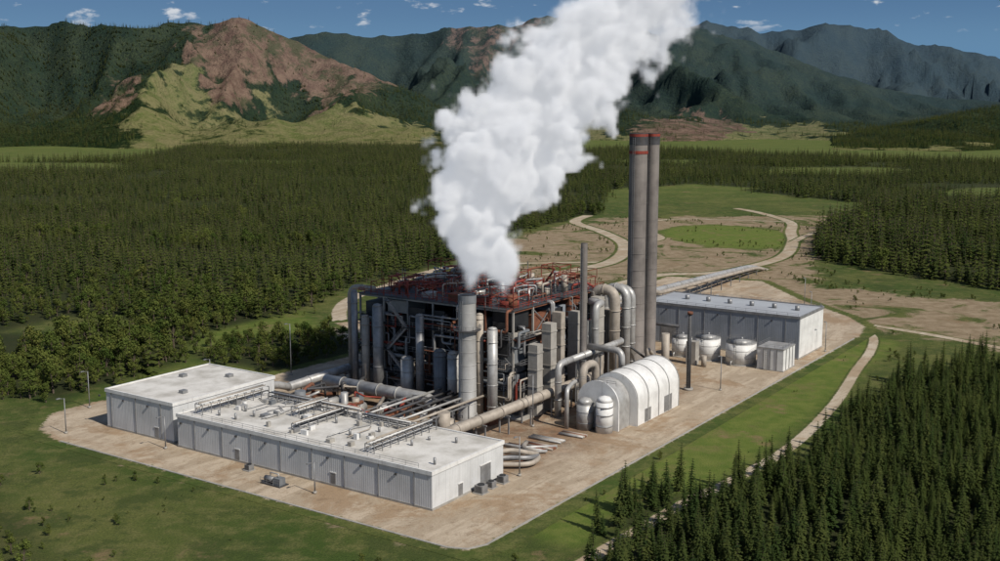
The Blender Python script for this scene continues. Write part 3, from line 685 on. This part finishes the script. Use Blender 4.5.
h=MB(); arch(h,73.5,78.9,17.5,10,10.6,'silver'); arch(h,73.2,73.6,17.5,10.5,10.9,'white')
h.vc(71.4,14.8,0,7,1.9,'white',24); h.sweep([(71.4,14.8,7),(71.4,14.8,7.9),(71.4,14.8,8.3)],[1.9,1.3,.05],'white',24)
h.vc(71.2,19.6,0,6,1.9,'silver',24); h.sweep([(71.2,19.6,6),(71.2,19.6,6.9),(71.2,19.6,7.3)],[1.9,1.3,.05],'silver',24)
for b in (14.8,19.6):
    for z in (1.5,4,5.8): h.vc(71.3,b,z,z+.2,2.02,'steel',24)
h.pipe([(69,23,0),(69,23,9),(75,25,9),(79,25,9)],.5,'silver',12,1.5)
h.pipe([(77,23.6,0),(77,23.6,12.5),(83,23.6,12.5),(83,23.6,0)],.9,'tan',14,2.5); h.pipe([(91,21,10),(91,21,14),(91,30,14)],.8,'silver',14,2.5)
h.rail([(73.3,13,10.2),(73.3,22,10.2)],'steel',1); h.ladder(73,22.4,0,10,'steel')
h.build('vessel_end',(74,17.5),AB)
# ------------------------------------------------------------------ stacks
def stack(name,a,b,h,r,mt,band=(),cap='rust',taper=.92,plat=()):
    e=empty(name,a,b); s=MB(); n_=28
    zs=[0,h*.05,h*.06,h*.5,h]; s.sweep([(a,b,z) for z in zs],[r*1.15,r*1.12,r*1.02,r*.97,r*taper],mt,n_,False)
    rt=r*taper; s.sweep([(a,b,h),(a,b,h+.001),(a,b,h-3)],[rt,rt*.86,rt*.84],'black',n_,False)
    z=4
    while z<h-2: s.vc(a,b,z,z+.12,r*(1.03-.08*z/h)*1.012,mt,n_); z+=max(3,h/14)
    s.build('shaft',(a,b),e)
    if band:
        s=MB()
        for z0,z1,mm in band: 
            rr=r*1.02*(1.0 if mm=='steeld' or mm=='mid' else 1.012); s.sweep([(a,b,z0),(a,b,z1)],[rr,rr],mm,n_,False)
        s.build('warning_bands',(a,b),e)
    s=MB(); s.ladder(a-r-.25,b,1,h-1,'steel',.6,1)
    for z in plat:
        rr=r+1.1; s.vc(a,b,z,z+.12,rr,'steeld',24); pts=[(a+rr*math.cos(t),b+rr*math.sin(t),z+.1) for t in [2*math.pi*i/12 for i in range(13)]]; s.rail(pts,'steel',1,.06,3)
    s.build('ladder_and_platforms',(a,b),e)
stack('smokestack',62.5,45.5,29,2.05,'stackl',[(27.3,29.05,'mid')],plat=(21,),taper=.97)
stack('smokestack',133,39,64,2.5,'stack',[(61,64.05,'steeld'),(58.6,59.4,'red'),(63.2,63.9,'red')],plat=(),taper=.98)
stack('smokestack',137.8,37.0,64,1.75,'stack',[(61,64.05,'steeld'),(63.2,63.9,'red')],plat=(),taper=.98)
stack('vent_stack',90,31.0,39,.85,'stack',[],taper=.95,plat=())
s=MB()
for z in (15,30,45,57): s.beam((133,39,z),(137.8,37,z),.4,'steeld')
s.build('stack_tie_beams',(135,38))
# ------------------------------------------------------------------ tanks
def tank(a,b,r,h):
    s=MB(); s.vc(a,b,0,.3,r+.4,'conc',32); s.vc(a,b,.3,h,r,'white',32); s.sweep([(a,b,h),(a,b,h+.7)],[r+.06,.2],'silver',32)
    for z in (h*.33,h*.66,h-.2): s.vc(a,b,z,z+.12,r+.05,'silver',32)
    s.ladder(a-r-.2,b,0,h+.8,'steel',.6,1); s.vc(a+.5,b,h+.3,h+1.2,.35,'steel',10)
    pts=[(a+r*.95*math.cos(t),b+r*.95*math.sin(t),h+.05) for t in [2*math.pi*i/16 for i in range(17)]]; s.rail(pts,'steel',1,.05,3)
    s.pipe([(a-r-.6,b+1,0),(a-r-.6,b+1,1.2),(a-r+.5,b+1,1.2)],.25,'silver',8)
    s.build('storage_tank',(a,b))
for a,b,r_,h_ in ((152,33.5,2.9,5.6),(152,25.5,3.6,6.4),(152,15.5,4.2,6.2)): tank(a,b,r_,h_)
s=MB(); s.box(148,157,1.8,9.2,.3,6,'white'); s.box(147.8,157.2,1.6,9.4,0,.3,'conc'); s.box(147.9,157.1,1.7,9.3,6.003,6.3,'silver')
for b in (3.6,5.5,7.4): s.box(147.85,148.0,b-.1,b+.1,.3,6,'steel')
for a in (150,152.5,155): s.box(a-.1,a+.1,1.65,1.8,.3,6,'steel')
s.rail([(148,2,6.3),(148,9,6.3),(157,9,6.3),(157,2,6.3),(148,2,6.3)],'steel',1,.05); s.ladder(147.6,6.5,0,6.8,'steel',.6,1)
s.build('rectangular_tank',(152,5.5))
# ------------------------------------------------------------------ pipeline to the wells
p=MB(); path=[(150,58,13),(185,62,12),(205,70,8),(273,75,5),(320,79,2.6),(338,80,-1)]
p.pipe(path,1.15,'silver',16,8,14)
p.pipe([(a,b-3.4,z) for a,b,z in path],.7,'tan',12,6,14)
for a in range(160,325,12):
    bb_=np.interp(a,[q_[0] for q_ in path],[q_[1] for q_ in path]); zz=np.interp(a,[q_[0] for q_ in path],[q_[2] for q_ in path])-1.3
    for db in (-4.4,1.4): p.beam((a,bb_+db,0),(a,bb_+db,zz),.3,'steel')
    p.beam((a,bb_-4.8,zz),(a,bb_+1.8,zz),.3,'steel')
p.build('overland_pipeline',(240,78))
def shed(a0,a1,b0,b1,h,wm='mid'):
    s=MB(); s.box(a0,a1,b0,b1,0,h,wm); bc=(b0+b1)/2
    s.add([(a0-.3,b0-.4,h),(a1+.3,b0-.4,h),(a1+.3,bc,h+1.4),(a0-.3,bc,h+1.4),(a0-.3,b1+.4,h),(a1+.3,b1+.4,h)],[(0,1,2,3),(3,2,5,4),(0,3,4),(1,5,2)],'roofgrey')
    s.box(a0-.06,a0+.02,bc-1.5,bc+1.5,0,3,'steel'); s.build('equipment_shed',((a0+a1)/2,bc))
shed(205,216,30,44,5); shed(192,202,60,66,4,'wall'); shed(222,230,52,60,3.5,'wallgrey')
# ------------------------------------------------------------------ poles, AC units, small things
def lamp(a,b,h,da=-1.5):
    s=MB(); s.vc(a,b,0,.5,.35,'conc',10); s.sweep([(a,b,.5),(a,b,h)],[.14,.09],'steel',8); s.pipe([(a,b,h-.1),(a+da,b,h+.2)],.06,'steel',6); s.bx((a+da,b,h+.1),(.9,.35,.18),'steel'); s.build('lamp_post',(a,b))
for a,b,h_ in ((71,110,14),(196,7,11),(254,32,10),(6.5,40,6),(36,14,8),(9,85,7),(120,8,9),(45,112,9),(180,0.5,9),(225,20,10),(66,30,12),(4,112,8),(20,126,9)): lamp(a,b,h_)
s=MB(); s.vc(116,15,0,.6,1.2,'conc',16); s.vc(116,15,.6,20,.55,'steeld',14,.45); s.vc(116,15,19.5,20.2,.7,'rust',14); s.ladder(115.2,15,0,19,'steel',.5,1); s.build('flare_mast',(116,15))
def ac(a,b,s1=1.8):
    s=MB(); s.bx((a,b,0),(s1+.5,s1+.5,.2),'conc'); s.bx((a,b,.2),(s1,s1,s1*.8),'steel'); s.vc(a,b,.2+s1*.8,.35+s1*.8,s1*.38,'black',16)
    for k_ in range(6): s.box(a-s1/2-.03,a-s1/2,b-s1*.4,b+s1*.4,.4+k_*.2,.45+k_*.2,'black')
    s.build('air_conditioning_unit',(a,b))
ac(24,14.7);ac(27.5,14.8,1.4);ac(31,14.6,1.6); ac(9,60,1.3)
def skid(a,b):
    s=MB(); s.box(a-1.2,a+1.2,b-2.6,b+2.6,.05,.25,'steeld'); s.bx((a,b-1.3,.25),(1.5,1.8,1.3),'mid'); s.cyl((a,b,.9),(a,b+2.3,.9),.55,'steel',12); s.pipe([(a,b+1,1),(a,b+1,2.2),(a,b-1.2,2.2),(a,b-1.2,1.5)],.12,'silver',8)
    s.rail([(a-1.2,b-2.6,.25),(a-1.2,b+2.6,.25)],'steel',1.1,.05,1.3); s.build('pump_skid',(a,b))
skid(6,50)
s=MB()
for a,b,l_ in ((50,27,9),(53,24,7),(58,26,8),(64,22,6)):
    for k_ in range(4): s.cyl((a+k_*.6,b,.35),(a+k_*.6+.2,b-l_,.35),.25,R.choice(['rust','tan','silver']),8)
s.build('stacked_pipes',(56,25))
# ------------------------------------------------------------------ steam plume (volume)
def plume():
    ctl=[(470,286,7,246),(473,272,16,246),(478,255,32,247),(481,232,45,248),(483,205,57,249),(491,172,62,250),(515,138,62,252),(548,103,59,255),(577,68,56,258),(606,36,54,261),(634,5,53,264),(665,-28,56,268),(702,-62,60,272)]
    c=[]
    for x,y,r_,Y in ctl:
        cd=Y+4; z=70+((280.5-y)*cd/1100-Y*.1521)/.988; c.append((( x-500)*cd/1100,Y,z,r_*cd/1100))
    c2=[(1.2,250,29,1.6),(1.0,249.5,32,3.0),(-.5,249,36,5.5),(-2,248.5,41,8)]
    pts=[]
    for s in (c,c2):
        for i in range(len(s)-1):
            for k_ in range(12):
                t=k_/12; pts.append([s[i][q]*(1-t)+s[i+1][q]*t for q in range(4)])
    me=bpy.data.meshes.new('steam_plume'); me.from_pydata([p_[:3] for p_ in pts],[],[]); at=me.attributes.new('rad','FLOAT','POINT'); at.data.foreach_set('value',[p_[3] for p_ in pts])
    o=link(bpy.data.objects.new('steam_plume',me)); ng=bpy.data.node_groups.new('plume','GeometryNodeTree')
    ng.interface.new_socket('Geometry',in_out='INPUT',socket_type='NodeSocketGeometry'); ng.interface.new_socket('Geometry',in_out='OUTPUT',socket_type='NodeSocketGeometry')
    nn=ng.nodes.new; L=ng.links.new
    gi=nn('NodeGroupInput');go=nn('NodeGroupOutput'); pos=nn('GeometryNodeInputPosition')
    def mt(op,a,b=0.0,c=None,clamp=False):
        x=nn('ShaderNodeMath'); x.operation=op; x.use_clamp=clamp
        for i_,v_ in enumerate((a,b) if c is None else (a,b,c)):
            if isinstance(v_,bpy.types.NodeSocket): L(v_,x.inputs[i_])
            else: x.inputs[i_].default_value=v_
        return x.outputs[0]
    sn=nn('GeometryNodeSampleNearest'); L(gi.outputs[0],sn.inputs['Geometry'])
    nz=nn('ShaderNodeTexNoise'); nz.inputs['Scale'].default_value=.07; nz.inputs['Detail'].default_value=2; L(pos.outputs[0],nz.inputs['Vector'])
    vm=nn('ShaderNodeVectorMath'); vm.operation='MULTIPLY_ADD'; L(nz.outputs['Color'],vm.inputs[0]); vm.inputs[1].default_value=(11,11,11); 
    vs_=nn('ShaderNodeVectorMath'); vs_.operation='SUBTRACT'; L(pos.outputs[0],vs_.inputs[0]); vs_.inputs[1].default_value=(5.5,5.5,5.5); L(vs_.outputs[0],vm.inputs[2])
    L(pos.outputs[0],sn.inputs['Sample Position'])
    si=nn('GeometryNodeSampleIndex'); si.data_type='FLOAT'; L(gi.outputs[0],si.inputs['Geometry']); na=nn('GeometryNodeInputNamedAttribute'); na.data_type='FLOAT'; na.inputs['Name'].default_value='rad'; L(na.outputs[0],si.inputs['Value']); L(sn.outputs[0],si.inputs['Index'])
    sp_=nn('GeometryNodeSampleIndex'); sp_.data_type='FLOAT_VECTOR'; L(gi.outputs[0],sp_.inputs['Geometry']); p2=nn('GeometryNodeInputPosition'); L(p2.outputs[0],sp_.inputs['Value']); L(sn.outputs[0],sp_.inputs['Index'])
    ds=nn('ShaderNodeVectorMath'); ds.operation='DISTANCE'; L(pos.outputs[0],ds.inputs[0]); L(sp_.outputs[0],ds.inputs[1])
    rad=si.outputs[0]
    def vor(scale,w):
        v=nn('ShaderNodeTexVoronoi'); v.feature='SMOOTH_F1'; v.inputs['Scale'].default_value=scale; v.inputs['Smoothness'].default_value=.2; L(vm.outputs[0],v.inputs['Vector'])
        return mt('MULTIPLY',mt('SUBTRACT',.45,v.outputs['Distance']),w)
    b1=vor(.10,11.0); b2=vor(.26,5.8); b3=vor(.60,2.6)
    n4=nn('ShaderNodeTexNoise'); n4.inputs['Scale'].default_value=.22; n4.inputs['Detail'].default_value=6; n4.inputs['Roughness'].default_value=.7; L(pos.outputs[0],n4.inputs['Vector'])
    pz=nn('ShaderNodeSeparateXYZ'); L(pos.outputs[0],pz.inputs[0])
    hi=mt('MULTIPLY',mt('SUBTRACT',pz.outputs[2],50.0),1/45.0,clamp=True)   # 0 near the stack, 1 high up
    tot=mt('ADD',mt('ADD',b1,b2),b3); k2=mt('MINIMUM',mt('DIVIDE',rad,11.0),1.25)
    tot=mt('MULTIPLY',tot,k2); wisp=mt('ADD',4.0,mt('MULTIPLY',hi,14.0)); tot=mt('ADD',tot,mt('MULTIPLY',mt('SUBTRACT',n4.outputs['Fac'],.5),mt('MULTIPLY',k2,wisp)))
    f=mt('ADD',mt('SUBTRACT',rad,ds.outputs['Value']),tot)
    soft=mt('SUBTRACT',.45,mt('MULTIPLY',hi,.24))
    d=mt('MULTIPLY',f,soft,clamp=True); d=mt('POWER',d,1.7)
    d=mt('MULTIPLY',d,mt('SUBTRACT',1.0,mt('MULTIPLY',hi,.62)))
    vc=nn('GeometryNodeVolumeCube'); L(d,vc.inputs['Density']); vc.inputs['Min'].default_value=(-28,222,27); vc.inputs['Max'].default_value=(60,288,105)
    vc.inputs['Resolution X'].default_value=125; vc.inputs['Resolution Y'].default_value=92; vc.inputs['Resolution Z'].default_value=112
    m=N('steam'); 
    at=m.n('ShaderNodeAttribute',attribute_name='density').outputs['Fac']
    dn=m.math('MULTIPLY',at,1.05)
    sc_=m.n('ShaderNodeVolumeScatter',i={'Color':(1,1,1),'Density':dn,'Anisotropy':0.0})
    em=m.n('ShaderNodeEmission',i={'Color':(.86,.89,.94),'Strength':m.math('MULTIPLY',dn,.31)})  # self-glow added to the steam, stands in for multiply scattered light
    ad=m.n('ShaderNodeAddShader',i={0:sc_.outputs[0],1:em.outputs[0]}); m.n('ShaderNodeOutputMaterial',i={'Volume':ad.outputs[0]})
    m.m.cycles.volume_step_rate=2.6
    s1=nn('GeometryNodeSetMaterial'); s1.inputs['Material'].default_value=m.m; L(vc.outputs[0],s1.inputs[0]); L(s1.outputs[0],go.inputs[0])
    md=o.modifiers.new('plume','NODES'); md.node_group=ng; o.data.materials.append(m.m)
plume()
# ------------------------------------------------------------------ sky, sun, camera
w=bpy.data.worlds.new('World'); scene.world=w; S=Vector((.58,-.56,0)).normalized(); EL=math.radians(43)
m=N('',world=w); sk=m.n('ShaderNodeTexSky',sky_type='NISHITA'); sk.sun_disc=False; sk.sun_elevation=EL; sk.sun_rotation=math.atan2(S.x,S.y); sk.ozone_density=2.0; sk.air_density=.8; sk.dust_density=.3
tc=m.n('ShaderNodeTexCoord').outputs['Generated']; sx=m.n('ShaderNodeSeparateXYZ',i={0:tc})
low=m.ramp(sx.outputs[2],.0,.35,1,0)
grad=m.mix(m.ramp(sx.outputs[2],.045,.11),(1.2,2.6,4.4),(.38,1.25,2.9))
col=m.mix(low,sk.outputs[0],grad)
dv=m.n('ShaderNodeVectorMath',operation='DIVIDE',i={0:tc}); cz=m.n('ShaderNodeCombineXYZ',i={0:sx.outputs[1],1:sx.outputs[1],2:sx.outputs[1]}); m.l(cz.outputs[0],dv.inputs[1])
cn=m.noise(1,m.scalev(dv.outputs[0],(20,1,62)),6,.55,.2); msk=m.ramp(sx.outputs[2],.055,.09)
cl=m.ramp(cn,.575,.66,0,.95)
cl=m.math('MULTIPLY',cl,msk)
col=m.mix(cl,col,(7.5,7.8,8.2))
bg=m.n('ShaderNodeBackground',i={'Color':col,'Strength':.09}); m.n('ShaderNodeOutputWorld',i={0:bg.outputs[0]})
sl=bpy.data.lights.new('sun','SUN'); sl.energy=5.0; sl.angle=math.radians(.5); sl.color=(1,.94,.85); so=link(bpy.data.objects.new('sun',sl))
D=Vector((S.x*math.cos(EL),S.y*math.cos(EL),math.sin(EL))); so.rotation_euler=(D).to_track_quat('Z','Y').to_euler(); so.location=(100,-100,300)
cam=bpy.data.cameras.new('camera'); cam.sensor_width=36; cam.lens=39.6; cam.clip_start=1; cam.clip_end=30000; co=link(bpy.data.objects.new('camera',cam)); co.location=(0,0,70); co.rotation_euler=(math.radians(90-8.749),0,0); scene.camera=co
scene.view_settings.view_transform='Standard'; scene.view_settings.look='None'; scene.view_settings.exposure=0
